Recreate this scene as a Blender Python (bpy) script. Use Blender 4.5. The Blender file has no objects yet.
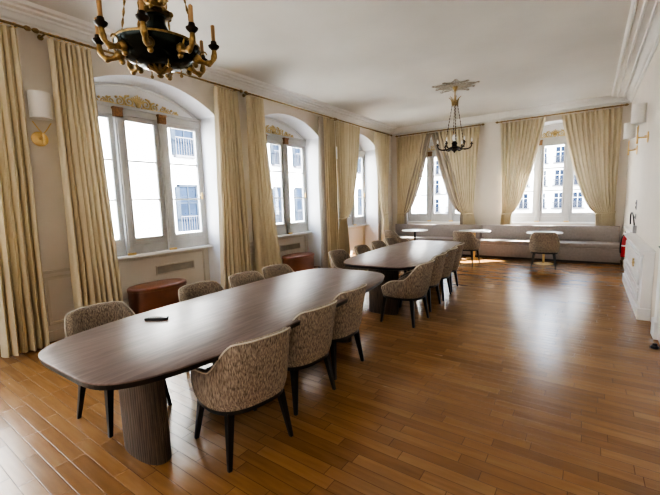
import bpy, bmesh, math, random
from mathutils import Vector, Matrix, noise
random.seed(7)
PI = math.pi
sc = bpy.context.scene
COL = sc.collection

# ------------------------------------------------------------------ helpers
def tag(o, label=None, cat=None, group=None, kind=None):
    if not label and not kind: return o
    if label: o['label'] = label
    if cat: o['category'] = cat
    if group: o['group'] = group
    if kind: o['kind'] = kind
    return o

def empty(name, loc=(0, 0, 0), rz=0, parent=None):
    o = bpy.data.objects.new(name, None)
    o.empty_display_size = .1
    COL.objects.link(o)
    o.location = loc
    o.rotation_euler = (0, 0, rz)
    if parent: o.parent = parent
    return o

def copy_tree(o, parent=None):
    c = o.copy()
    COL.objects.link(c)
    if parent: c.parent = parent
    for ch in list(o.children):
        copy_tree(ch, c)
    return c

def lerp(a, b, t): return a + (b - a) * t
def sstep(a, b, x):
    t = max(0, min(1, (x - a) / (b - a)))
    return t * t * (3 - 2 * t)

class MB:
    def __init__(self):
        self.v = []; self.f = []
    def add(self, vs, fs):
        n = len(self.v)
        self.v += [tuple(p) for p in vs]
        self.f += [tuple(i + n for i in q) for q in fs]
        return self
    def box(self, a, b, rot=None, org=None):
        x0, y0, z0 = a; x1, y1, z1 = b
        vs = [Vector(p) for p in ((x0,y0,z0),(x1,y0,z0),(x1,y1,z0),(x0,y1,z0),(x0,y0,z1),(x1,y0,z1),(x1,y1,z1),(x0,y1,z1))]
        if rot is not None:
            o = Vector(org) if org is not None else Vector((0,0,0))
            vs = [rot @ (p - o) + o for p in vs]
        return self.add(vs, [(0,3,2,1),(4,5,6,7),(0,1,5,4),(1,2,6,5),(2,3,7,6),(3,0,4,7)])
    def cbox(self, a, b, c=.01):
        """box with chamfered edges"""
        bm = bmesh.new()
        bmesh.ops.create_cube(bm, size=1)
        for v in bm.verts:
            v.co = Vector([(a[i] + b[i]) / 2 + v.co[i] * (b[i] - a[i]) for i in range(3)])
        bmesh.ops.bevel(bm, geom=bm.edges[:], offset=c, segments=2, affect='EDGES', profile=.6)
        bm.verts.index_update()
        self.add([v.co.copy() for v in bm.verts], [[v.index for v in f.verts] for f in bm.faces])
        bm.free()
        return self
    def lathe(self, prof, c=(0,0,0), n=24, axis='z', sx=1, sy=1):
        vs = []; fs = []
        m = len(prof)
        for i in range(n):
            a = 2 * PI * i / n
            for r, z in prof:
                p = (r * math.cos(a) * sx, r * math.sin(a) * sy, z)
                if axis == 'x': p = (p[2], p[0], p[1])
                if axis == 'y': p = (p[0], p[2], p[1])
                vs.append((p[0] + c[0], p[1] + c[1], p[2] + c[2]))
        for i in range(n):
            j = (i + 1) % n
            for k in range(m - 1):
                fs.append((i*m+k, j*m+k, j*m+k+1, i*m+k+1))
        self.add(vs, fs)
        n0 = len(self.v) - n * m
        if prof[0][0] > 1e-6: self.f.append(tuple(n0 + i * m for i in reversed(range(n))))
        if prof[-1][0] > 1e-6: self.f.append(tuple(n0 + i * m + m - 1 for i in range(n)))
        return self
    def tube(self, pts, r, n=8, closed=False, cap=True):
        pts = [Vector(p) for p in pts]
        if not callable(r):
            rr = r
            r = (lambda t: rr) if not isinstance(rr, (list, tuple)) else (lambda t: lerp(rr[0], rr[1], t))
        m = len(pts)
        vs = []; fs = []
        up = None
        for i, p in enumerate(pts):
            if closed: d = pts[(i + 1) % m] - pts[i - 1]
            else: d = pts[min(i + 1, m - 1)] - pts[max(i - 1, 0)]
            d.normalize()
            if up is None:
                up = Vector((0, 0, 1)) if abs(d.z) < .9 else Vector((1, 0, 0))
            s = d.cross(up)
            if s.length < 1e-6: s = d.cross(Vector((0, 1, 0)))
            s.normalize(); up = s.cross(d).normalized()
            rad = r(i / max(1, m - 1))
            for k in range(n):
                a = 2 * PI * k / n
                vs.append(p + s * (rad * math.cos(a)) + up * (rad * math.sin(a)))
        for i in range(m if closed else m - 1):
            j = (i + 1) % m
            for k in range(n):
                l = (k + 1) % n
                fs.append((i*n+k, j*n+k, j*n+l, i*n+l))
        if not closed and cap:
            fs.append(tuple(range(n))); fs.append(tuple((m-1)*n + k for k in reversed(range(n))))
        return self.add(vs, fs)
    def prism(self, outline, z0, z1, bev=0):
        """closed xy outline extruded; bev rounds the top edge inward"""
        n = len(outline)
        rings = [(z0, 0)]
        cx = sum(p[0] for p in outline) / n; cy = sum(p[1] for p in outline) / n
        if bev:
            for k in range(4):
                a = k / 3 * PI / 2
                rings.append((z1 - bev + bev * math.sin(a), bev * (1 - math.cos(a))))
        else: rings.append((z1, 0))
        vs = []
        for z, ins in rings:
            for (x, y) in outline:
                d = math.hypot(x - cx, y - cy) or 1
                s = (d - ins) / d
                vs.append((cx + (x - cx) * s, cy + (y - cy) * s, z))
        fs = []
        for k in range(len(rings) - 1):
            for i in range(n):
                j = (i + 1) % n
                fs.append((k*n+i, k*n+j, (k+1)*n+j, (k+1)*n+i))
        fs.append(tuple(reversed(range(n))))
        fs.append(tuple((len(rings)-1)*n + i for i in range(n)))
        return self.add(vs, fs)
    def sphere(self, c, r, n=10, m=6, s=(1,1,1)):
        prof = [(r * math.sin(PI * k / m), -r * math.cos(PI * k / m)) for k in range(m + 1)]
        prof[0] = (0, -r); prof[-1] = (0, r)
        vs = []; fs = []
        for i in range(n):
            a = 2 * PI * i / n
            for q, z in prof:
                vs.append((c[0] + q * math.cos(a) * s[0], c[1] + q * math.sin(a) * s[1], c[2] + z * s[2]))
        k0 = len(prof)
        for i in range(n):
            j = (i + 1) % n
            for k in range(k0 - 1):
                fs.append((i*k0+k, j*k0+k, j*k0+k+1, i*k0+k+1))
        return self.add(vs, fs)
    def xf(self, M):
        self.v = [tuple(M @ Vector(p)) for p in self.v]
        return self
    def build(self, name, mat, parent=None, smooth=None, loc=None):
        me = bpy.data.meshes.new(name)
        me.from_pydata(self.v, [], self.f)
        bm = bmesh.new(); bm.from_mesh(me)
        bmesh.ops.remove_doubles(bm, verts=bm.verts, dist=1e-5)
        bmesh.ops.recalc_face_normals(bm, faces=bm.faces)
        bm.to_mesh(me); bm.free()
        me.materials.append(mat)
        if smooth is not None:
            me.polygons.foreach_set('use_smooth', [True] * len(me.polygons))
            me.set_sharp_from_angle(angle=math.radians(smooth))
        o = bpy.data.objects.new(name, me)
        COL.objects.link(o)
        if parent: o.parent = parent
        if loc is not None: o.location = loc
        return o

# ------------------------------------------------------------------ materials
def nm(name):
    m = bpy.data.materials.new(name); m.use_nodes = True
    nt = m.node_tree
    b = nt.nodes['Principled BSDF']
    return m, nt, b
def N(nt, t, **k):
    n = nt.nodes.new(t)
    for a, v in k.items():
        if a.startswith('i_'): n.inputs[a[2:].replace('_', ' ')].default_value = v
        else: setattr(n, a, v)
    return n
def ramp(nt, fac, stops):
    r = nt.nodes.new('ShaderNodeValToRGB')
    e = r.color_ramp.elements
    while len(e) > 2: e.remove(e[-1])
    e[0].position, e[0].color = stops[0][0], (*stops[0][1], 1)
    e[1].position, e[1].color = stops[1][0], (*stops[1][1], 1)
    for p, c in stops[2:]:
        x = e.new(p); x.color = (*c, 1)
    nt.links.new(fac, r.inputs[0])
    return r.outputs[0]
def mp(nt, scale=(1,1,1)):
    tc = N(nt, 'ShaderNodeTexCoord'); m = N(nt, 'ShaderNodeMapping')
    m.inputs['Scale'].default_value = scale
    nt.links.new(tc.outputs['Object'], m.inputs['Vector'])
    return m.outputs[0]
def simple(name, col, rough=.5, metal=0, var=.12, vs=6, bump=0, bs=60, spec=.5, coat=0):
    m, nt, b = nm(name)
    v = mp(nt)
    n = N(nt, 'ShaderNodeTexNoise'); n.inputs['Scale'].default_value = vs; n.inputs['Detail'].default_value = 4
    nt.links.new(v, n.inputs['Vector'])
    c0 = tuple(max(0, c * (1 - var)) for c in col); c1 = tuple(min(1, c * (1 + var)) for c in col)
    nt.links.new(ramp(nt, n.outputs[0], [(.3, c0), (.7, c1)]), b.inputs['Base Color'])
    b.inputs['Roughness'].default_value = rough; b.inputs['Metallic'].default_value = metal
    b.inputs['Specular IOR Level'].default_value = spec
    b.inputs['Coat Weight'].default_value = coat
    if bump:
        n2 = N(nt, 'ShaderNodeTexNoise'); n2.inputs['Scale'].default_value = bs
        nt.links.new(v, n2.inputs['Vector'])
        bp = N(nt, 'ShaderNodeBump'); bp.inputs['Strength'].default_value = bump; bp.inputs['Distance'].default_value = .01
        nt.links.new(n2.outputs[0], bp.inputs['Height']); nt.links.new(bp.outputs[0], b.inputs['Normal'])
    return m

M = {}
M['wall'] = simple('warm_white_wall_paint', (.68, .63, .565), .6, var=.04, vs=1.5, bump=.05)
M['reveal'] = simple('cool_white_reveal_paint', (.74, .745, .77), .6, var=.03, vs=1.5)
M['ceiling'] = simple('grey_white_ceiling_paint', (.56, .55, .51), .7, var=.07, vs=.8)
M['crown'] = simple('cornice_paint', (.68, .67, .64), .55, var=.03)
M['trim'] = simple('white_gloss_trim', (.80, .80, .80), .35, var=.02)
M['dado'] = simple('cream_dado_paint', (.60, .55, .475), .5, var=.04)
M['winframe'] = simple('grey_white_window_paint', (.47, .47, .465), .4, var=.05)
M['gold'] = simple('old_gold', (.27, .18, .07), .36, metal=.8, var=.45, vs=45)
M['rodbrass'] = simple('antique_rod_brass', (.28, .20, .09), .35, metal=.8, var=.3, vs=30)
M['giltplaster'] = simple('gilded_plaster', (.60, .47, .24), .5, metal=.2, var=.2, vs=40)
M['brass'] = simple('brushed_brass', (.72, .52, .24), .28, metal=1, var=.1, vs=20)
M['brown'] = simple('brown_capital_block', (.23, .12, .05), .5, var=.35, vs=40)
M['black'] = simple('black_stained_wood', (.012, .011, .011), .35, var=.3, vs=20)
M['blackplastic'] = simple('black_plastic', (.012, .012, .014), .35, var=.1)
M['bowl'] = simple('dark_green_bronze', (.012, .018, .015), .22, metal=.6, var=.4, vs=12)
M['candle'] = simple('amber_wax', (.34, .20, .08), .5, var=.15)
M['bulb'] = simple('frosted_glass_bulb', (.85, .85, .82), .25, var=.02)
M['cup'] = simple('blackened_bronze', (.03, .022, .015), .35, metal=.7, var=.4, vs=30)
M['leather'] = simple('cognac_leather', (.20, .07, .032), .38, var=.15, vs=5, bump=.1, bs=120)
M['bench'] = simple('taupe_bench_fabric', (.30, .265, .25), .75, var=.07, vs=20, bump=.15, bs=300)
M['whitetop'] = simple('white_laminate', (.80, .80, .80), .2, var=.02)
M['red'] = simple('extinguisher_red', (.50, .015, .02), .3, var=.08)
M['grey'] = simple('grey_plastic', (.33, .33, .34), .45, var=.05)
M['plaster'] = simple('grey_relief_plaster', (.36, .33, .27), .6, var=.2, vs=30)
M['facade'] = simple('pale_render', (.62, .61, .58), .8, var=.05, vs=.6)
M['facadefar'] = simple('cream_stone', (.62, .59, .54), .8, var=.06, vs=.4)
M['bframe'] = simple('grey_blue_shutter', (.022, .03, .042), .8, spec=.1, var=.1)
M['iron'] = simple('iron_railing', (.05, .05, .06), .5, var=.1)
M['bglass'] = simple('dark_reflecting_pane', (.010, .018, .034), .5, var=.3, vs=1, spec=.05)
M['street'] = simple('asphalt', (.25, .25, .26), .9, var=.1, vs=1)
M['slatef'] = simple('roof_slate', (.13, .15, .18), .6, var=.2, vs=2)

def m_curtain(name, c):
    m, nt, b = nm(name)
    v = mp(nt)
    n = N(nt, 'ShaderNodeTexNoise'); n.inputs['Scale'].default_value = 3
    nt.links.new(v, n.inputs['Vector'])
    colr = ramp(nt, n.outputs[0], [(.3, tuple(x * .93 for x in c)), (.7, c)])
    w = N(nt, 'ShaderNodeTexNoise'); w.inputs['Scale'].default_value = 220
    nt.links.new(v, w.inputs['Vector'])
    bp = N(nt, 'ShaderNodeBump'); bp.inputs['Strength'].default_value = .12; bp.inputs['Distance'].default_value = .004
    nt.links.new(w.outputs[0], bp.inputs['Height'])
    nt.links.new(colr, b.inputs['Base Color']); nt.links.new(bp.outputs[0], b.inputs['Normal'])
    b.inputs['Roughness'].default_value = .75; b.inputs['Specular IOR Level'].default_value = .2
    b.inputs['Sheen Weight'].default_value = .0
    t = N(nt, 'ShaderNodeBsdfTranslucent'); nt.links.new(colr, t.inputs[0])
    mx = N(nt, 'ShaderNodeMixShader'); mx.inputs[0].default_value = .07
    nt.links.new(b.outputs[0], mx.inputs[1]); nt.links.new(t.outputs[0], mx.inputs[2])
    nt.links.new(mx.outputs[0], nt.nodes['Material Output'].inputs[0])
    return m
M['curtain'] = m_curtain('cream_curtain_linen', (.64, .56, .40))
M['curtain_grey'] = m_curtain('grey_taupe_curtain_lining', (.40, .35, .29))
M['shade'] = m_curtain('white_linen_shade', (.82, .80, .76))

def m_glass():
    m, nt, b = nm('window_glass')
    t = N(nt, 'ShaderNodeBsdfTransparent'); t.inputs[0].default_value = (.96, .98, 1, 1)
    g = N(nt, 'ShaderNodeBsdfGlossy'); g.inputs['Roughness'].default_value = .02
    f = N(nt, 'ShaderNodeFresnel'); f.inputs[0].default_value = 1.3
    mx = N(nt, 'ShaderNodeMixShader')
    nt.links.new(f.outputs[0], mx.inputs[0]); nt.links.new(t.outputs[0], mx.inputs[1]); nt.links.new(g.outputs[0], mx.inputs[2])
    nt.links.new(mx.outputs[0], nt.nodes['Material Output'].inputs[0])
    return m
M['glass'] = m_glass()

def m_tweed(name, dark, light):
    m, nt, b = nm(name)
    v = mp(nt, (185, 185, 20))
    n = N(nt, 'ShaderNodeTexNoise'); n.inputs['Scale'].default_value = 1; n.inputs['Detail'].default_value = 2.5; n.inputs['Roughness'].default_value = .6
    nt.links.new(v, n.inputs['Vector'])
    mid = tuple((a + c) / 2 for a, c in zip(dark, light))
    c = ramp(nt, n.outputs[0], [(.30, dark), (.72, light), (.5, mid)])
    nt.links.new(c, b.inputs['Base Color'])
    bp = N(nt, 'ShaderNodeBump'); bp.inputs['Strength'].default_value = .5; bp.inputs['Distance'].default_value = .004
    nt.links.new(n.outputs[0], bp.inputs['Height']); nt.links.new(bp.outputs[0], b.inputs['Normal'])
    b.inputs['Roughness'].default_value = .9; b.inputs['Specular IOR Level'].default_value = .15
    return m
M['tweed'] = m_tweed('brown_beige_tweed', (.07, .052, .04), (.47, .395, .315))
M['piping'] = simple('beige_piping', (.58, .52, .43), .8, var=.1, vs=60)

def m_table():
    m, nt, b = nm('plum_walnut_top')
    v = mp(nt, (26, 2.0, 2))
    n = N(nt, 'ShaderNodeTexNoise'); n.inputs['Scale'].default_value = 1.6; n.inputs['Detail'].default_value = 7; n.inputs['Distortion'].default_value = .6
    nt.links.new(v, n.inputs['Vector'])
    c = ramp(nt, n.outputs[0], [(.3, (.105, .072, .064)), (.72, (.19, .135, .122))])
    nt.links.new(c, b.inputs['Base Color'])
    n2 = N(nt, 'ShaderNodeTexNoise'); n2.inputs['Scale'].default_value = 3
    nt.links.new(mp(nt), n2.inputs['Vector'])
    mr = N(nt, 'ShaderNodeMapRange'); mr.inputs[3].default_value = .30; mr.inputs[4].default_value = .40
    nt.links.new(n2.outputs[0], mr.inputs[0]); nt.links.new(mr.outputs[0], b.inputs['Roughness'])
    bp = N(nt, 'ShaderNodeBump'); bp.inputs['Strength'].default_value = .06; bp.inputs['Distance'].default_value = .003
    nt.links.new(n.outputs[0], bp.inputs['Height']); nt.links.new(bp.outputs[0], b.inputs['Normal'])
    return m
M['tabletop'] = m_table()
def m_ped():
    m, nt, b = nm('ribbed_dark_oak')
    v = mp(nt, (60, 60, 4))
    n = N(nt, 'ShaderNodeTexNoise'); n.inputs['Scale'].default_value = 1.5; n.inputs['Detail'].default_value = 4
    nt.links.new(v, n.inputs['Vector'])
    nt.links.new(ramp(nt, n.outputs[0], [(.3, (.035, .025, .019)), (.7, (.11, .078, .058))]), b.inputs['Base Color'])
    b.inputs['Roughness'].default_value = .5
    return m
M['ped'] = m_ped()

def m_floor():
    m, nt, b = nm('oak_strip_parquet')
    L = nt.links.new
    tc = N(nt, 'ShaderNodeTexCoord'); sp = N(nt, 'ShaderNodeSeparateXYZ'); L(tc.outputs['Object'], sp.inputs[0])
    def math_(op, a, b_=None):
        n = N(nt, 'ShaderNodeMath', operation=op)
        for i, x in enumerate((a, b_)):
            if x is None: continue
            if isinstance(x, (int, float)): n.inputs[i].default_value = x
            else: L(x, n.inputs[i])
        return n.outputs[0]
    W, LEN = .088, .56
    rv = math_('DIVIDE', sp.outputs[1], W)
    row = math_('FLOOR', rv); fv = math_('FRACT', rv)
    wn = N(nt, 'ShaderNodeTexWhiteNoise', noise_dimensions='1D'); L(row, wn.inputs['W'])
    u = math_('ADD', math_('DIVIDE', sp.outputs[0], LEN), math_('MULTIPLY', wn.outputs[0], 7.3))
    cell = math_('FLOOR', u); fu = math_('FRACT', u)
    cb = N(nt, 'ShaderNodeCombineXYZ'); L(cell, cb.inputs[0]); L(row, cb.inputs[1])
    w2 = N(nt, 'ShaderNodeTexWhiteNoise', noise_dimensions='2D'); L(cb.outputs[0], w2.inputs['Vector'])
    tone = w2.outputs[0]
    # grain stretched along the board
    gm = N(nt, 'ShaderNodeCombineXYZ')  # long soft figure
    L(math_('ADD', math_('MULTIPLY', sp.outputs[0], 2.2), math_('MULTIPLY', tone, 30)), gm.inputs[0])
    L(math_('MULTIPLY', sp.outputs[1], 22), gm.inputs[1])
    g = N(nt, 'ShaderNodeTexNoise'); g.inputs['Scale'].default_value = 1.2; g.inputs['Detail'].default_value = 3
    L(gm.outputs[0], g.inputs['Vector'])
    big = N(nt, 'ShaderNodeTexNoise'); big.inputs['Scale'].default_value = .9; L(tc.outputs['Object'], big.inputs['Vector'])
    t = math_('ADD', math_('ADD', math_('ADD', .03, math_('MULTIPLY', tone, .27)), math_('MULTIPLY', g.outputs[0], .50)), math_('MULTIPLY', big.outputs[0], .42))
    c = ramp(nt, t, [(.25, (.17, .080, .028)), (1.0, (.40, .225, .095)), (.64, (.29, .148, .056))])
    # joints
    ev = math_('MINIMUM', fv, math_('SUBTRACT', 1, fv)); eu = math_('MULTIPLY', math_('MINIMUM', fu, math_('SUBTRACT', 1, fu)), LEN / W)
    e = math_('MINIMUM', ev, eu)
    mr = N(nt, 'ShaderNodeMapRange'); mr.inputs[1].default_value = .0; mr.inputs[2].default_value = .03; L(e, mr.inputs[0])
    mix = N(nt, 'ShaderNodeMix', data_type='RGBA'); mix.blend_type = 'MIX'
    mix.inputs['A'].default_value = (.07, .03, .012, 1)
    L(mr.outputs[0], mix.inputs['Factor']); L(c, mix.inputs['B'])
    L(mix.outputs['Result'], b.inputs['Base Color'])
    r = N(nt, 'ShaderNodeMapRange'); r.inputs[3].default_value = .20; r.inputs[4].default_value = .30; L(g.outputs[0], r.inputs[0])
    L(r.outputs[0], b.inputs['Roughness'])
    b.inputs['Specular IOR Level'].default_value = .7
    h = math_('ADD', math_('MULTIPLY', mr.outputs[0], .35), math_('ADD', math_('MULTIPLY', g.outputs[0], .05), math_('MULTIPLY', math_('MULTIPLY', fv, math_('SUBTRACT', tone, .5)), .5)))
    bp = N(nt, 'ShaderNodeBump'); bp.inputs['Strength'].default_value = .5; bp.inputs['Distance'].default_value = .0025
    L(h, bp.inputs['Height']); L(bp.outputs[0], b.inputs['Normal'])
    return m
M['floor'] = m_floor()

# ------------------------------------------------------------------ room shell
XL, XR, YF, YB, ZC = -5.35, .69, 11.2, -5.0, 3.8
DEP = .47                      # depth of the window niches
HW = 1.1                       # half width of a niche
SPR, APX = 3.13, 3.47          # spring and crown of the segmental arches
SILL, HEAD = .88, 3.08
LEFTW = [(-2.83, 5), (.17, 4), (3.17, 1), (6.17, 2), (9.10, 3)]      # centre Y, number; rearmost window is unseen, added to light the foreground
FARW = [(-3.87, 6), (-.83, 7)]                                       # centre X, number

def arch(s):                    # s in -1..1 -> z of the soffit
    R = ((HW) ** 2 + (APX - SPR) ** 2) / (2 * (APX - SPR))
    return APX - R + math.sqrt(R * R - (s * HW) ** 2)

def make_wall(name, centres, s0, s1, to3):
    """wall with arched niches running to the floor. to3(s, d, z): s along wall, d = depth outward"""
    mb = MB()
    def quad(a, b, c, d): mb.add([to3(*a), to3(*b), to3(*c), to3(*d)], [(0, 1, 2, 3)])
    cur = s0
    for c in sorted(centres):
        a, b = c - HW, c + HW
        quad((cur, 0, 0), (a, 0, 0), (a, 0, ZC + .05), (cur, 0, ZC + .05))
        n = 20
        for i in range(n):
            t0, t1 = -1 + 2 * i / n, -1 + 2 * (i + 1) / n
            p0, p1 = c + t0 * HW, c + t1 * HW
            quad((p0, 0, arch(t0)), (p1, 0, arch(t1)), (p1, 0, ZC + .05), (p0, 0, ZC + .05))
            quad((p0, 0, arch(t0)), (p1, 0, arch(t1)), (p1, DEP, arch(t1)), (p0, DEP, arch(t0)))      # soffit
            quad((p0, DEP, HEAD), (p1, DEP, HEAD), (p1, DEP, arch(t1)), (p0, DEP, arch(t0)))         # lunette
        quad((a, 0, 0), (a, DEP, 0), (a, DEP, SPR), (a, 0, SPR))
        quad((b, 0, 0), (b, DEP, 0), (b, DEP, SPR), (b, 0, SPR))
        quad((a, DEP, 0), (b, DEP, 0), (b, DEP, SILL), (a, DEP, SILL))                                # parapet
        cur = b
    quad((cur, 0, 0), (s1, 0, 0), (s1, 0, ZC + .05), (cur, 0, ZC + .05))
    o = mb.build(name, M['wall'])
    me = o.data
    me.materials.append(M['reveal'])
    for p in me.polygons:                       # niche faces get the cooler white
        v = [o.data.vertices[i].co for i in p.vertices]
        ds = [toD(q) for q in v] if False else None
    return tag(o, kind='structure')

def L3(s, d, z): return (XL - d, s, z)
def F3(s, d, z): return (s, YF + d, z)
wl = make_wall('wall_left', [c for c, _ in LEFTW], YB, YF, L3)
wf = make_wall('wall_far', [c for c, _ in FARW], XL, XR, F3)
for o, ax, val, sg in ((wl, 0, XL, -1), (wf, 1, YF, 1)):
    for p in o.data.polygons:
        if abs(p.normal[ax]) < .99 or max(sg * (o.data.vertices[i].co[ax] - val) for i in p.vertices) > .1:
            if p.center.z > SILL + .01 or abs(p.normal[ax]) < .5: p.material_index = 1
tag(MB().add([(XR, YB, 0), (XR, YF, 0), (XR, YF, ZC + .05), (XR, YB, ZC + .05)], [(0, 1, 2, 3)]).build('wall_right', M['wall']), kind='structure')
tag(MB().add([(XL, YB, 0), (XR, YB, 0), (XR, YB, ZC + .05), (XL, YB, ZC + .05)], [(0, 1, 2, 3)]).build('wall_back', M['wall']), kind='structure')
tag(MB().box((XL - .6, YB - .1, -.1), (XR + .1, YF + .6, 0)).build('floor', M['floor']), kind='structure')
tag(MB().box((XL - .6, YB - .1, ZC), (XR + .1, YF + .6, ZC + .1)).build('ceiling', M['ceiling']), kind='structure')

# cornice: stepped profile (distance from wall, z)
PROF = [(0, 3.655), (.02, 3.655), (.035, 3.675), (.035, 3.70), (.06, 3.705), (.075, 3.72), (.10, 3.745), (.14, 3.76), (.15, 3.748),
        (.165, 3.748), (.175, 3.768), (.25, 3.772), (.26, 3.758), (.275, 3.758), (.285, 3.778), (.34, 3.782), (.35, 3.768), (.375, 3.768), (.40, 3.80), (0, 3.80)]
def cornice(name, pts):
    """pts: room-corner polyline; each vertex (x, y, inx, iny) = mitre direction"""
    mb = MB(); m = len(PROF); vs = []; fs = []
    for x, y, ix, iy in pts:
        for d, z in PROF: vs.append((x + ix * d, y + iy * d, z))
    for i in range(len(pts) - 1):
        for k in range(m):
            l = (k + 1) % m
            fs.append((i*m+k, (i+1)*m+k, (i+1)*m+l, i*m+l))
    return tag(mb.add(vs, fs).build(name, M['crown'], smooth=35), kind='structure')
cornice('trim_1', [(XL, YB, 1, 1), (XL, YF, 1, -1)])
cornice('trim_2', [(XL, YF, 1, -1), (XR, YF, -1, -1)])
cornice('trim_3', [(XR, YF, -1, -1), (XR, YB, -1, 1)])

# left wall piers: baseboard and moulded dado panels
mb = MB(); seg = [(YB, -3.93), (-1.73, -.93), (1.27, 2.07), (4.27, 5.07), (7.27, 8.0), (10.2, YF)]
for a, b in seg:
    mb.cbox((XL, a, 0), (XL + .025, b, .13), .006)
    mb.cbox((XL, a, .84), (XL + .03, b, .875), .008)
for c, _ in LEFTW:
    mb.cbox((XL - DEP, c - HW, 0), (XL - DEP + .025, c + HW, .13), .006)
tag(mb.build('baseboard_left', M['dado']), kind='structure')
mb = MB()
def panel_frame(mb, to3, s0, s1, z0, z1, w=.028, d=.016):
    for a, b in (((s0, z0), (s1, z0 + w)), ((s0, z1 - w), (s1, z1)), ((s0, z0 + w), (s0 + w, z1 - w)), ((s1 - w, z0 + w), (s1, z1 - w))):
        p = to3(a[0], 0, a[1]); q = to3(b[0], -d, b[1])
        mb.cbox([min(p[i], q[i]) for i in range(3)], [max(p[i], q[i]) for i in range(3)], .005)
for a, b in seg[1:5]: panel_frame(mb, L3, (a + .29 if a == 1.27 else a + .1), b - .1, .20, .80, .04, .024)
for c, _ in LEFTW:
    def P3(s, d, z): return (XL - DEP - d, s, z)
    panel_frame(mb, P3, c - 1.0, c + 1.0, .19, .80)
tag(mb.build('trim_4', M['dado']), kind='structure')
mb = MB()
for c, _ in FARW:
    mb.cbox((c - HW, YF + DEP - .025, 0), (c + HW, YF + DEP, .13), .006)
tag(mb.build('baseboard_far', M['dado']), kind='structure')

# ------------------------------------------------------------------ windows
def spiral(mb, c, r0, turns, dirn, rad, to3, start=0):
    pts = []
    n = int(14 * turns)
    for i in range(n + 1):
        t = i / n; a = start + dirn * turns * 2 * PI * t; r = r0 * (1 - .85 * t)
        pts.append(to3(c[0] + r * math.cos(a), -.012, c[1] + r * math.sin(a)))
    mb.tube(pts, (rad, rad * .6), 5)

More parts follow.
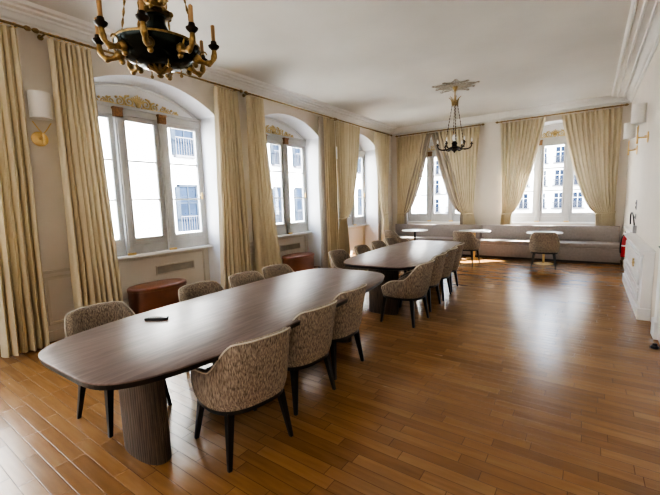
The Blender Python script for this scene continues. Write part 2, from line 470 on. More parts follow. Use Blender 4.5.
def make_window(num, c, to3, detail=True):
    """c = centre along the wall; to3(s, d, z) gives world point; d = outward"""
    T = lambda s, d, z: to3(c + s, DEP + d, z)
    def bx(mb, a, b, ch=.006):
        p, q = T(*a), T(*b)
        lo = [min(p[i], q[i]) for i in range(3)]; hi = [max(p[i], q[i]) for i in range(3)]
        if ch: mb.cbox(lo, hi, ch)
        else: mb.box(lo, hi)
    e = empty('window_%d' % num, T(0, 0, SILL)); tag(e, kind='structure')
    base = Vector(e.location)
    def fin(mb, name, mat, parent=e, smooth=None):
        mb.v = [tuple(Vector(p) - base) for p in mb.v]
        return mb.build(name, mat, parent, smooth)
    f = MB()
    bx(f, (-HW, -.04, HEAD - .10), (HW, .07, HEAD + .015))       # head
    bx(f, (-HW, -.065, HEAD + .0), (HW, .07, HEAD + .045))       # head moulding
    bx(f, (-HW, -.03, SILL), (HW, .07, SILL + .15))             # bottom rail
    bx(f, (-HW, -.03, SILL + .11), (-HW + .045, .07, HEAD - .10))
    bx(f, (HW - .045, -.03, SILL + .11), (HW, .07, HEAD - .10))
    fin(f, 'window_frame', M['winframe'])
    s = MB(); bx(s, (-HW, -.15, SILL - .04), (HW, .0, SILL), .01)
    fin(s, 'window_sill', M['trim'])
    for sx in (-.345, .345):
        m_ = MB()
        bx(m_, (sx - .055, -.075, SILL + .0), (sx + .055, .07, HEAD - .02), .012)
        bx(m_, (sx - .03, -.09, SILL + .1), (sx + .03, -.07, HEAD - .16), .006)
        mo = fin(m_, 'mullion', M['winframe'])
        k = MB()
        bx(k, (sx - .065, -.098, HEAD - .14), (sx + .065, -.03, HEAD - .015), .012)
        bx(k, (sx - .075, -.108, HEAD - .03), (sx + .075, -.03, HEAD), .008)
        cp = fin(k, 'capital_block', M['brown'], e); tag(cp, 'brown and gold block at the head of the mullion')
        k = MB(); bx(k, (sx - .06, -.11, SILL + .0), (sx + .06, -.07, SILL + .035), .006)
        fin(k, 'brass_foot', M['brass'], e)
    bays = [(-1.055, -.40), (-.29, .29), (.40, 1.055)]
    for a, b in bays:
        k = MB(); z0, z1 = SILL + .15, HEAD - .10; w = .066
        for p, q in (((a, -.02, z0), (a + w, .035, z1)), ((b - w, -.02, z0), (b, .035, z1)), ((a + w, -.02, z0), (b - w, .035, z0 + .10)), ((a + w, -.02, z1 - w), (b - w, .035, z1))):
            bx(k, p, q)
        H = (z1 - w) - (z0 + .10)
        for t in (1/3, 2/3):
            bx(k, (a + w, -.01, z0 + .10 + H * t - .013), (b - w, .03, z0 + .10 + H * t + .013), .004)
        if a > 0 or a < -.9:
            pass
        ca = fin(k, 'casement', M['winframe'])
        g = MB(); p = [T(a + w, .01, z0 + .1), T(b - w, .01, z0 + .1), T(b - w, .01, z1 - w), T(a + w, .01, z1 - w)]
        g.add(p, [(0, 1, 2, 3)])
        fin(g, 'glass_pane', M['glass'], ca)
        if a > 0:
            h = MB(); hs = b - .03
            bx(h, (hs - .012, -.05, 1.72), (hs + .012, -.02, 1.84), .004)
            bx(h, (hs - .05, -.065, 1.78), (hs + .012, -.05, 1.80), .004)
            fin(h, 'window_handle', M['brass'], ca)
    if detail:
        # moulded lunette rim
        k = MB(); pts = [T(.985 * HW * t, -.01, arch(t) - .035) for t in [-.97 + 1.94 * i / 20 for i in range(21)]]
        k.tube(pts, .012, 6)
        fin(k, 'lunette_moulding', M['trim'], e, 60)
        k = MB(); zc = HEAD + .135
        T2 = lambda s, d, z: T(s, d - .005, z)
        for sg in (-1, 1):
            xs = [(.13, .085, .02), (.27, .07, .0), (.40, .055, -.015), (.51, .045, -.03), (.60, .035, -.04)]
            for i, (x, r, dz) in enumerate(xs):
                spiral(k, (sg * x, zc - .03 + dz), r, 1.6, sg * (1 if i % 2 else -1), .016 * (1 - i * .1), T2, PI / 2)
                p = T2(sg * (x + .05), -.01, zc - .03 + dz + r * .8)
                k.sphere(p, .02, 6, 4)
            k.tube([T2(sg * (.05 + .07 * i), -.012, zc - .075 + .012 * math.sin(i * 1.5)) for i in range(10)], .012, 5)
            k.tube([T2(sg * (.62 + .02 * i), -.012, zc - .07 - .004 * i) for i in range(5)], (.012, .004), 5)
        for i in range(-3, 4):
            k.tube([T2(0, -.015, zc - .07), T2(.025 * i, -.02, zc + .07 - abs(i) * .012), T2(.034 * i, -.012, zc + .11 - abs(i) * .018)], (.014, .009), 5)
        k.sphere(T2(0, -.02, zc - .04), .045, 8, 5)
        o = fin(k, 'gilded_ornament', M['giltplaster'], e, 60)
        tag(o, 'gilded scrollwork relief')
    return e
for c, n in LEFTW: make_window(n, c, L3, n in (1, 2, 3))
for c, n in FARW: make_window(n, c, F3)

# radiator grilles in the parapets
for c, w in ((3.17, 'first'), (6.17, 'second')):
    g = empty('radiator_grille', (XL - DEP, c + .42, .48))
    tag(g, 'narrow slatted grille in the panel below the %s arched window' % ('nearest whole' if w == 'first' else 'second'), 'grille')
    k = MB(); k.cbox((0.0, -.36, 0), (.02, .36, .02), .004); k.cbox((0, -.36, .14), (.02, .36, .16), .004)
    k.cbox((0, -.36, .02), (.02, -.34, .14), .004); k.cbox((0, .34, .02), (.02, .36, .14), .004)
    k.build('frame', M['dado'], g)
    k = MB()
    for i in range(34):
        y = -.33 + .66 * i / 33
        k.box((.002, y - .004, .02), (.014, y + .004, .14))
    k.box((.0, -.34, .02), (.003, .34, .14))
    k.build('slats', simple('grille_grey', (.46, .42, .36), .5), g)

# right wall: white panelled dado box with gilded rosette
def R3(s, d, z): return (.57 + d, s, z)
d0, d1 = 5.92, 8.46
dd = empty('panelled_dado', (.615, (d0 + d1) / 2, 0))
tag(dd, 'white panelled wainscot box with a small gilded ornament along the right wall', 'wainscot')
def locb(mb, par, name, mat, smooth=None):
    b = par.location
    mb.v = [(p[0] - b.x, p[1] - b.y, p[2] - b.z) for p in mb.v]
    return mb.build(name, mat, par, smooth)
k = MB(); k.cbox((.58, d0, .0), (XR - .002, d1, .83), .006)
locb(k, dd, 'panel_body', M['trim'])
k = MB(); k.cbox((.545, d0 - .02, .83), (XR - .002, d1 + .02, .85), .006); k.cbox((.53, d0 - .03, .85), (XR - .002, d1 + .03, .885), .012)
locb(k, dd, 'cap_moulding', M['trim'])
k = MB(); k.cbox((.555, d0 - .02, 0), (XR - .002, d1 + .02, .15), .008)
locb(k, dd, 'plinth', M['trim'])
k = MB(); R4 = lambda s, d, z: (.58 + d, s, z)
panel_frame(k, R4, d0 + .22, d1 - .18, .40, .77, .04, .022); panel_frame(k, R4, d0 + .22, d1 - .18, .19, .36, .03, .018)
panel_frame(k, R4, d0 + .30, d1 - .26, .46, .71, .015, .012)
locb(k, dd, 'panel_moulding', M['trim'])
k = MB(); T2 = lambda s, d, z: (.575 + d, s, z)
for sg in (-1, 1):
    spiral(k, (6.9 + sg * .04, .605), .032, 1.4, sg, .009, T2, PI / 2); spiral(k, (6.9 + sg * .035, .56), .025, 1.4, -sg, .008, T2, PI / 2)
k.sphere((.567, 6.9, .585), .02, 8, 5); k.sphere((.567, 6.9, .635), .013, 6, 4); k.sphere((.567, 6.9, .535), .012, 6, 4)
locb(k, dd, 'gilded_ornament', M['giltplaster'], 60)
mb = MB(); mb.cbox((XR - .025, d1 + .03, 0), (XR, 10.3, .13), .006); mb.cbox((XR - .03, YB, 0), (XR, 3.97, .13), .006)
tag(mb.build('baseboard_right', M['trim']), kind='structure')
# low pilaster stub beside the bench end
mb = MB(); mb.cbox((XR - .05, 8.75, .83), (XR, 10.3, .88), .01); panel_frame(mb, lambda s, d, z: (XR + d, s, z), 8.8, 10.25, .2, .78)
tag(mb.build('trim_5', M['trim']), kind='structure')
# door with casing on the right wall
dr = empty('door_1', (XR, 4.75, 0)); tag(dr, kind='structure')
k = MB()
k.cbox((.655, 5.18, 0), (XR + .03, 5.36, 2.45), .01); k.cbox((.635, 5.16, 0), (XR, 5.38, .20), .01)
k.cbox((.655, 4.00, 0), (XR + .03, 4.18, 2.45), .01); k.cbox((.635, 3.98, 0), (XR, 4.20, .20), .01)
k.cbox((.655, 4.00, 2.29), (XR + .03, 5.36, 2.45), .01); k.cbox((.63, 3.97, 2.45), (XR + .03, 5.39, 2.5), .01)
locb(k, dr, 'door_frame', M['trim'])
k = MB(); k.cbox((.675, 4.18, .005), (XR + .02, 5.18, 2.29), .004)
panel_frame(k, lambda s, d, z: (.675 + d, s, z), 4.28, 5.06, 1.15, 2.17, .04, .02); panel_frame(k, lambda s, d, z: (.675 + d, s, z), 4.28, 5.06, .15, .9, .04, .02)
leaf = locb(k, dr, 'door_leaf', M['trim'])
k = MB(); k.cbox((.66, 5.09, .95), (.676, 5.14, 1.09), .006)
k.tube([(.67, 5.115, 1.03), (.632, 5.115, 1.03), (.622, 5.10, 1.03), (.622, 5.0, 1.028)], .010, 8)
b = dr.location; k.v = [(p[0] - b.x, p[1] - b.y, p[2] - b.z) for p in k.v]
k.build('door_handle', M['blackplastic'], leaf, 50)
k = MB(); k.lathe([(.0, 0), (.035, 0), (.035, .02), (.02, .03), (.018, .05), (0, .055)], (0, 0, 0), 14)
o = k.build('door_stop', M['blackplastic'], smooth=40, loc=(.62, 4.88, 0)); tag(o, 'small black door stop on the floor at the right edge near the white door casing', 'doorstop')

# ------------------------------------------------------------------ curtains and rods
ringm = MB(); ringm.tube([(.0, .026 * math.cos(a), .026 * math.sin(a)) for a in [2 * PI * i / 14 for i in range(14)]], .004, 5, closed=True)
RING = ringm.build('curtain_ring', M['brass'], smooth=60); COL.objects.unlink(RING)
ROD_Z = 3.60; CT = 3.555
def curtain(label, to3, s_rod, top, bot, folds, tie=None, mat='curtain', amp=.075, zb=.02, grp=None):
    """to3(s, n, z) with n = offset into the room from the rod line. top/bot = (s0, s1) ; tie = (s0, s1, z, p)"""
    folds = int(round(folds * 1.25)) if folds > 3 else folds
    amp = amp * 1.0
    org = Vector(to3((top[0] + top[1]) / 2, 0, zb))
    mb = MB(); vs = []; fs = []
    nu, nv = folds * 10, 56
    sd = random.random() * 10
    for j in range(nv + 1):
        z = lerp(CT, zb, j / nv)
        if tie is None:
            t = j / nv
            e = t ** 1.3
            a, b = lerp(top[0], bot[0], e), lerp(top[1], bot[1], e)
            am = amp * lerp(.55, 1.1, t)
        else:
            t0, t1, tz, p = tie
            if z > tz:
                q = (z - tz) / (CT - tz)
                # outer edge hangs straight, inner edge swoops
                a = lerp(t0, top[0], q ** (p if tie_inner(tie, top) == 0 else 1.3)); b = lerp(t1, top[1], q ** (p if tie_inner(tie, top) == 1 else 1.3))
                am = lerp(.035, amp * .6, q ** .5)
            else:
                q = (tz - z) / (tz - zb)
                w = q ** .6
                a = lerp(t0, bot[0], w); b = lerp(t1, bot[1], w)
                am = lerp(.035, amp, w)
        for i in range(nu + 1):
            u = i / nu
            ph = u * folds * 2 * PI
            drift = 1.3 * noise.noise(Vector((u * 2.5 + sd, z * .22, sd)))
            s = lerp(a, b, u) + .12 * (b - a) / folds * math.sin(ph * 2 + sd)
            w_ = abs(math.sin((ph + drift) / 2)) ** .75; n = am * (2 * w_ - 1.1) * (1 + .3 * math.sin(u * 17 + sd)) + .012 * noise.noise(Vector((s * 6, z * 2, sd)))
            if tie is not None and z < tie[2] + .35:
                n += .03 * math.exp(-((z - tie[2]) / .15) ** 2) * 0
            vs.append(Vector(to3(s, n, z)) - org)
    for j in range(nv):
        for i in range(nu):
            fs.append((j*(nu+1)+i, j*(nu+1)+i+1, (j+1)*(nu+1)+i+1, (j+1)*(nu+1)+i))
    o = mb.add(vs, fs).build('curtain', M[mat], smooth=180)
    o.location = org
    tag(o, label, 'curtain', grp)
    # heading tape, rings
    k = MB(); pts_a = []
    nr = max(3, int(folds / 1.25))
    for i in range(nr):
        s = lerp(top[0] + .02, top[1] - .02, i / (nr - 1))
        r = RING.copy(); COL.objects.link(r); r.parent = o
        r.location = Vector(to3(s, 0, ROD_Z - .008)) - org
        if to3 is FC: r.rotation_euler = (0, 0, PI / 2)
    if tie is not None:
        t0, t1, tz, p = tie
        c = (t0 + t1) / 2; w = (t1 - t0) / 2 + .012
        pts = [Vector(to3(c + w * math.cos(a), .06 * math.sin(a), tz + .02 * math.cos(a))) - org for a in [2 * PI * i / 20 for i in range(20)]]
        k.tube(pts, .016, 6, closed=True)
        k.build('tieback', M['curtain'], o, smooth=60)
    return o
def tie_inner(tie, top):
    # which edge travels further: 0 = first, 1 = second
    return 0 if abs(tie[0] - top[0]) > abs(tie[1] - top[1]) else 1
def LC(s, n, z): return (XL + .19 + n, s, z)
def FC(s, n, z): return (s, YF - .12 - n, z)
CU = []
CU.append(curtain('cream curtain at the far left edge of the picture, right-hand curtain of a cut-off window', LC, 0, (1.14, 1.56), (1.06, 1.50), 5))
CU.append(curtain('cream curtain hanging left of the nearest whole arched window, beside the left wall lamp', LC, 0, (1.84, 2.28), (1.80, 2.38), 6))
CU.append(curtain('cream curtain hanging right of the nearest whole arched window', LC, 0, (4.14, 4.62), (3.98, 4.72), 6))
CU.append(curtain('cream curtain slanting down on the left of the second arched window', LC, 0, (4.84, 5.24), (4.86, 5.56), 6))
CU.append(curtain('narrow cream curtain hanging straight right of the second arched window', LC, 0, (7.12, 7.62), (7.10, 7.62), 6))
CU.append(curtain('cream curtain tied back at the left of the third left-wall window', LC, 0, (7.72, 8.84), (7.70, 8.15), 8, tie=(7.80, 8.04, 1.18, .42)))
CU.append(curtain('cream curtain hanging on the left wall nearest the far left corner', LC, 0, (9.74, 10.66), (10.12, 10.50), 7, tie=(10.16, 10.46, 1.16, .6)))
CU.append(curtain('tied-back cream curtain in the far left corner, left of the left far window', FC, 0, (-5.12, -4.12), (-5.14, -4.80), 8, tie=(-5.10, -4.86, 1.14, .6)))
CU.append(curtain('tied-back cream curtain right of the left far window, behind the small chandelier', FC, 0, (-3.78, -2.60), (-3.02, -2.60), 9, tie=(-3.02, -2.74, 1.14, .6)))
CU.append(curtain('tied-back cream curtain left of the right far window', FC, 0, (-2.06, -1.0), (-2.04, -1.70), 9, tie=(-1.98, -1.74, 1.14, .6)))
CU.append(curtain('tied-back cream curtain right of the right far window, in the right corner', FC, 0, (-.68, .52), (.12, .56), 9, tie=(.13, .50, 1.14, .6)))
# strips of grey-brown lining turned out along the inner edges: parts of their curtains
def lining(parent, *a, **k):
    o = curtain(None, *a, mat='curtain_grey', **k)
    for c in list(o.children): bpy.data.objects.remove(c)
    for key in list(o.keys()): del o[key]
    o.name = 'lining'; o.data.name = 'lining'; o.location = o.location - parent.location; o.parent = parent
    o['label'] = 'grey-brown lining strip'
lining(CU[7], FC, 0, (-4.20, -3.99), (-4.84, -4.76), 3, tie=(-4.88, -4.80, 1.16, .6))
lining(CU[8], FC, 0, (-3.98, -3.72), (-3.10, -3.00), 3, tie=(-3.10, -3.00, 1.16, .6))
lining(CU[4], LC, 0, (7.03, 7.14), (7.0, 7.1), 2)

def rod(label, to3, a, b):
    org = Vector(to3((a + b) / 2, 0, ROD_Z))
    loc = lambda s, n, z: Vector(to3(s, n, z)) - org
    k = MB(); k.tube([loc(a, 0, ROD_Z), loc(b, 0, ROD_Z)], .014, 10)
    o = k.build('curtain_rod', M['rodbrass'], smooth=50); o.location = org
    tag(o, label, 'curtain rod')
    for s, d in ((a, -1), (b, 1)):
        k = MB(); k.tube([loc(s, 0, ROD_Z), loc(s + d * .02, 0, ROD_Z), loc(s + d * .05, 0, ROD_Z), loc(s + d * .075, 0, ROD_Z)], lambda t: (.014, .028, .024, .006)[int(round(t * 3))], 10)
        k.build('finial', M['rodbrass'], o, smooth=60)
    for s in (a + .06, b - .06):
        k = MB(); k.tube([loc(s, 0, ROD_Z), loc(s, -.10, ROD_Z), loc(s, -.165, ROD_Z)], .009, 8)
        k.tube([loc(s, -.155, ROD_Z), loc(s, -.17, ROD_Z)], .03, 12)
        k.build('rod_bracket', M['rodbrass'], o, smooth=50)
rod('brass curtain rod at the top left edge of the picture, over a cut-off window', LC, -1.25, 1.62)
rod('long brass curtain rod over the nearest whole arched window, behind the large chandelier', LC, 1.76, 4.68)
rod('brass curtain rod over the second arched window of the left wall', LC, 4.86, 7.64)
rod('brass curtain rod over the third left-wall window, near the far corner', LC, 7.76, 10.78)
rod('brass curtain rod over the left window of the far wall', FC, -5.08, -2.55)
rod('brass curtain rod over the right window of the far wall', FC, -2.12, .56)

# ------------------------------------------------------------------ dining chair
def se(a, n=2.6):
    c, s = math.cos(a), math.sin(a)
    return (math.copysign(abs(c) ** (2 / n), c), math.copysign(abs(s) ** (2 / n), s))
def make_chair(name='dining_chair'):
    root = empty(name)
    # shell: theta 0 = back (-x)
    TH = math.radians(148); nt_ = 44
    hs = []
    def height(th):
        a = abs(math.degrees(th))
        h = .82 - .010 * (a / 38) ** 2 if a < 38 else .810
        h = h - (.81 - .60) * sstep(36, 80, a) if a >= 36 else h
        return h - .115 * sstep(80, 140, a) - .05 * sstep(138, 148, a)
    def foot(th, z, off):
        x, y = se(PI + th, 2.7)
        bx_, by_ = .262, .272
        q = max(0, (z - .36) / .45)
        flare = .025 * min(1, q * 5) ** .5
        px = x * (bx_ + flare + off); py = y * (by_ + flare * .8 + off)
        px -= .085 * q ** 1.3 * max(0, -x)                       # the back reclines
        py *= (1 + .02 * q)
        return px, py
    mb = MB(); vs = []; fs = []; m = 15
    rim = []
    for i in range(nt_ + 1):
        th = -TH + 2 * TH * i / nt_
        H = height(th); T = .052
        prof = []
        for q in (0, .15, .4, .65, .88): prof.append((0, lerp(.365, H - .022, q)))
        for a in (30, 60, 90, 120, 150): prof.append((-T / 2 + T / 2 * math.cos(math.radians(a)), H - .022 + .022 * math.sin(math.radians(a))))
        for q in (.88, .65, .4, .2, 0): prof.append((-T, lerp(.38, H - .022, q)))
        for off, z in prof:
            x, y = foot(th, z, off)
            vs.append((x, y, z))
        x, y = foot(th, H, -.004); rim.append((x, y, H - .004))
    for i in range(nt_):
        for k in range(m - 1):
            fs.append((i*m+k, (i+1)*m+k, (i+1)*m+k+1, i*m+k+1))
        fs.append((i*m+m-1, (i+1)*m+m-1, (i+1)*m, i*m))
    fs.append(tuple(range(m))); fs.append(tuple(nt_*m + k for k in reversed(range(m))))
    mb.add(vs, fs).build('backrest', M['tweed'], root, smooth=60)
    pr = MB(); pr.tube(rim, .0055, 6); pr.build('piping', M['piping'], root, smooth=180)
    # seat
    mb = MB(); n = 40
    out = [(se(2 * PI * i / n, 2.7)[0] * .235, se(2 * PI * i / n, 2.7)[1] * .245) for i in range(n)]
    rings = [(.975, .362), (1.0, .375), (1.02, .43), (1.0, .458), (.95, .474), (.8, .482), (.4, .486)]
    vs = []; fs = []
    for s, z in rings:
        for x, y in out:
            fx = x * s + (.02 if x > 0 else 0) * s
            vs.append((fx, y * s, z))
    for k in range(len(rings) - 1):
        for i in range(n):
            j = (i + 1) % n
            fs.append((k*n+i, k*n+j, (k+1)*n+j, (k+1)*n+i))
    fs.append(tuple(range(n))); fs.append(tuple((len(rings)-1)*n + i for i in range(n)))
    mb.add(vs, fs).build('seat', M['tweed'], root, smooth=50)
    mb = MB(); o2 = [(se(2 * PI * i / n, 2.7)[0] * .262, se(2 * PI * i / n, 2.7)[1] * .27) for i in range(n)]
    mb.prism(o2, .335, .364)
    mb.build('base_ring', M['black'], root, smooth=40)
    for sx, sy in ((1, 1), (1, -1), (-1, 1), (-1, -1)):
        mb = MB(); vs = []; fs = []
        for (c, r, z) in ((.188, .023, .345), (.235, .0115, 0)):
            cx, cy = sx * c * .98, sy * c
            vs += [(cx - r, cy - r, z), (cx + r, cy - r, z), (cx + r, cy + r, z), (cx - r, cy + r, z)]
        fs = [(0,1,5,4),(1,2,6,5),(2,3,7,6),(3,0,4,7),(0,3,2,1),(4,5,6,7)]
        mb.add(vs, fs)
        mb.build('leg', M['black'], root)
    return root
ch0 = make_chair()
first = [True]
def chair(x, y, deg, label, grp=None):
    o = ch0 if first[0] else copy_tree(ch0)
    first[0] = False
    o.location = (x, y, 0); o.rotation_euler = (0, 0, math.radians(deg))
    o['label'] = label; o['category'] = 'chair'
    if grp: o['group'] = grp
gA, gB, gC = 'tweed chairs around the nearer table', 'tweed chairs around the farther table', 'tweed chairs at the small white tables'
chair(-1.89, 1.57, 169, 'tweed dining chair closest to the camera on the right side of the nearer table', gA)
chair(-1.97, 2.22, 176, 'tweed dining chair in the middle of three on the right side of the nearer table', gA)
chair(-2.04, 2.83, 178, 'third and farthest tweed dining chair on the right side of the nearer table', gA)
chair(-2.94, 1.28, 3, 'tweed dining chair closest to the camera on the window side of the nearer table', gA)
chair(-2.90, 2.19, -2, 'tweed dining chair second from the near end on the nearer table\'s window side', gA)
chair(-2.91, 2.81, 0, 'tweed dining chair third from the near end on the nearer table\'s window side', gA)
chair(-2.93, 3.33, -3, 'tweed dining chair farthest along the window side of the nearer table', gA)
chair(-1.96, 4.47, 178, 'tweed dining chair nearest the camera on the right side of the farther table', gB)
chair(-2.03, 5.20, 182, 'tweed dining chair second along the right side of the farther table', gB)
chair(-2.06, 5.84, 184, 'tweed dining chair third along the right side of the farther table', gB)
chair(-2.12, 6.46, 184, 'tweed dining chair at the far end of the right side of the farther table', gB)
chair(-3.0, 4.85, 0, 'tweed dining chair nearest the camera on the window side of the farther table', gB)
chair(-3.00, 5.62, 3, 'tweed dining chair second along the window side of the farther table', gB)
chair(-3.04, 6.32, 2, 'tweed dining chair third along the window side of the farther table', gB)
chair(-3.08, 6.95, 3, 'tweed dining chair at the far end of the window side of the farther table', gB)
chair(-4.18, 9.10, 62, 'tweed chair at the leftmost small white table in front of the bench', gC)
chair(-2.42, 9.25, 84, 'tweed chair just beyond the farther table at the middle small white table', gC)
chair(-.78, 9.38, 93, 'lone tweed chair at the rightmost small white table before the bench', gC)

# ------------------------------------------------------------------ large tables
def outline(w, l, n=5, cnt=96):
    r = []
    for i in range(cnt):
        a = 2 * PI * i / cnt
        x, y = se(a, n)
        r.append((x * (w - .06 * y * y), y * l))
    return r
def big_table(x, y, rz, label):
    t = empty('conference_table', (x, y, 0), math.radians(rz)); tag(t, label, 'table', 'long conference tables')
    k = MB(); k.prism(outline(.645, 1.59), .741, .75, .004)
    k.build('tabletop', M['tabletop'], t, smooth=30)
    k = MB()
    o1, o2, o3 = outline(.63, 1.575), outline(.645, 1.59), outline(.57, 1.51)
    n = len(o1)
    vs = [(p[0], p[1], .741) for p in o2] + [(p[0], p[1], .712) for p in outline(.638, 1.583)] + [(p[0], p[1], .69) for p in o3]
    fs = [(r*n+i, r*n+(i+1) % n, (r+1)*n+(i+1) % n, (r+1)*n+i) for r in range(2) for i in range(n)] + [tuple(range(n)), tuple(2*n+i for i in range(n))]
    k.add(vs, fs).build('under_edge', M['black'], t)
    k = MB(); k.cbox((-.12, -1.2, .655), (.12, 1.2, .69), .006); k.build('underframe', M['black'], t)
    for sy in (-1, 1):
        k = MB(); pts = []; nn = 288
        for i in range(nn):
            a = 2 * PI * i / nn
            r = 1 + .022 * abs(math.sin(a * 30))
            xx, yy = se(a, 2.4)
            pts.append((xx * .215 * r - .02, sy * 1.15 + yy * .085 * r))
        k.prism(pts, 0.0, .69)
        k.build('pedestal', M['ped'], t)
    return t
big_table(-2.34, 2.275, 1.5, 'nearer long table, plum-brown rounded top on ribbed columns with a black remote on it')
big_table(-2.40, 5.77, 3.2, 'farther long plum-brown table mid-room, between the nearer table and the bench')

k = MB(); k.cbox((-.085, -.022, 0), (.085, .022, .018), .006)
rm = k.build('remote_control', M['blackplastic']); rm.location = (-2.665, 1.45, .75); rm.rotation_euler = (0, 0, math.radians(36))
tag(rm, 'slim black remote control lying on the nearer long table', 'remote')
k = MB()
for i in range(7):
    for j in (-1, 0, 1): k.cbox((-.07 + i * .018, j * .012 - .004, .018), (-.06 + i * .018, j * .012 + .004, .0205), .001)
k.build('buttons', M['grey'], rm)

# leather poufs
def pouf(x, y, label):
    t = empty('leather_pouf', (x, y, 0)); tag(t, label, 'pouf', 'leather poufs below the windows')
    def ol(w, l, cnt=56): return [(se(2 * PI * i / cnt, 2.3)[0] * w, se(2 * PI * i / cnt, 2.3)[1] * l) for i in range(cnt)]
    k = MB(); k.prism(ol(.26, .44), .02, .375, .01); k.build('pouf_body', M['leather'], t, smooth=50)
    k = MB(); k.prism(ol(.268, .448), .375, .425, .022); k.build('cushion_top', M['leather'], t, smooth=50)
    k = MB(); k.tube([(p[0], p[1], .376) for p in ol(.266, .446)], .005, 5, closed=True); k.build('seam', M['brown'], t, smooth=90)
    k = MB(); k.prism(ol(.24, .42), 0, .02); k.build('foot_base', M['black'], t)
pouf(-5.42, 3.02, 'large brown leather pouf below the nearest whole window, beside the nearer table')
pouf(-5.42, 6.40, 'brown leather pouf below the second arched window, past the nearer table')

# ------------------------------------------------------------------ bench
def bench(x0, x1, label):
    c = (x0 + x1) / 2; h = (x1 - x0) / 2
    t = empty('banquette_bench', (c, 10.35, 0)); tag(t, label, 'bench', 'upholstered bench sections along the far wall')
    k = MB(); k.cbox((-h, .03, 0), (h, .62, .06), .004); k.build('toe_kick', M['black'], t)
    k = MB(); k.cbox((-h, .0, .045), (h, .62, .345), .012); k.build('bench_front', M['bench'], t, smooth=40)
    k = MB(); k.cbox((-h, -.012, .348), (h, .54, .465), .03); k.build('seat_cushion', M['bench'], t, smooth=40)
    k = MB(); k.cbox((-h, .50, .40), (h, .62, .835), .025); k.build('backrest', M['bench'], t, smooth=40)
bench(XL + .27, -2.46, 'left section of the taupe upholstered bench below the left far window')
bench(-2.45, .62, 'right section of the taupe upholstered bench below the right far window')

# small tables
def small_table(x, y, stem, label, rx=.36):
    t = empty('small_table', (x, y, 0)); tag(t, label, 'table', 'small white tables before the bench')
    k = MB(); k.prism([(se(2 * PI * i / 40, 3)[0] * rx, se(2 * PI * i / 40, 3)[1] * .33) for i in range(40)], .722, .745, .006); k.build('tabletop', M['whitetop'], t, smooth=40)
    k = MB(); k.lathe([(.026, .02), (.026, .70), (.09, .715), (.09, .722)], n=20); k.build('stem', M[stem], t, smooth=40)
    k = MB(); k.lathe([(0, 0), (.21, 0), (.21, .008), (.05, .02), (0, .022)], n=32); k.build('base', M[stem], t, smooth=40)
small_table(-4.0, 9.84, 'black', 'small white table on a black stem, leftmost in front of the bench', .33)
small_table(-2.42, 9.98, 'brass', 'small white table on a brass stem, middle one, behind the chair past the farther table', .38)
small_table(-.83, 9.90, 'brass', 'small white table on a brass stem, rightmost, behind the lone chair', .37)

# ------------------------------------------------------------------ wall lamps
def sconce(loc, nrm, label, shade_dz=.335, r=.108, h=.29):
    """nrm = +1 on left wall (faces +x), -1 on right wall"""
    t = empty('wall_lamp', loc, 0 if nrm > 0 else PI); tag(t, label, 'wall lamp', 'wall lamps with white shades')
    k = MB(); k.lathe([(0, 0), (.085, 0), (.085, .010), (.07, .018), (0, .02)], n=28, axis='x'); k.build('backplate', M['brass'], t, smooth=40)
    k = MB(); k.tube([(.02, 0, 0), (.13, 0, 0)], .011, 10); k.tube([(.13, 0, -.07), (.13, 0, .05)], .012, 10); k.sphere((.13, 0, -.075), .016)
    for s in (-1, 1): k.tube([(.13, 0, .04), (.13, s * .045, .10), (.13, s * .09, .175)], .006, 8)
    k.tube([(.02, .02, .02), (.05, .02, .02)], .006, 8)
    k.build('arm', M['brass'], t, smooth=60)
    z = shade_dz - .12
    k = MB(); n = 32; vs = []; fs = []
    for rr, zz in ((r, z), (r * .97, z + h), (r * .95, z + h), (r * .98, z)):
        for i in range(n): vs.append((.13 + rr * math.cos(2 * PI * i / n) * .85, rr * math.sin(2 * PI * i / n), zz))
    for k_ in range(4):
        for i in range(n): fs.append((k_*n+i, k_*n+(i+1) % n, ((k_+1) % 4)*n+(i+1) % n, ((k_+1) % 4)*n+i))
    k.add(vs, fs); sh = k.build('lamp_shade', M['shade'], t, smooth=40)
    k = MB(); k.tube([(.13, 0, z + .02), (.13, 0, z + .10)], .014, 8); k.sphere((.13, 0, z + .14), .03); k.tube([(.13, -r, z + .02), (.13, r, z + .02)], .003, 5)
    k.build('bulb_holder', M['brass'], t, smooth=60)
sconce((XL, 1.70, 2.44), 1, 'brass wall lamp with a white shade on the left wall between the two nearest curtains')
sconce((XL, 7.66, 2.43), 1, 'brass wall lamp half hidden between curtains of the second and third left windows')
sconce((XR, 7.55, 2.44), -1, 'nearer of the two brass wall lamps with white shades on the right wall')
sconce((XR, 9.15, 2.40), -1, 'farther of the two brass wall lamps with white shades on the right wall')

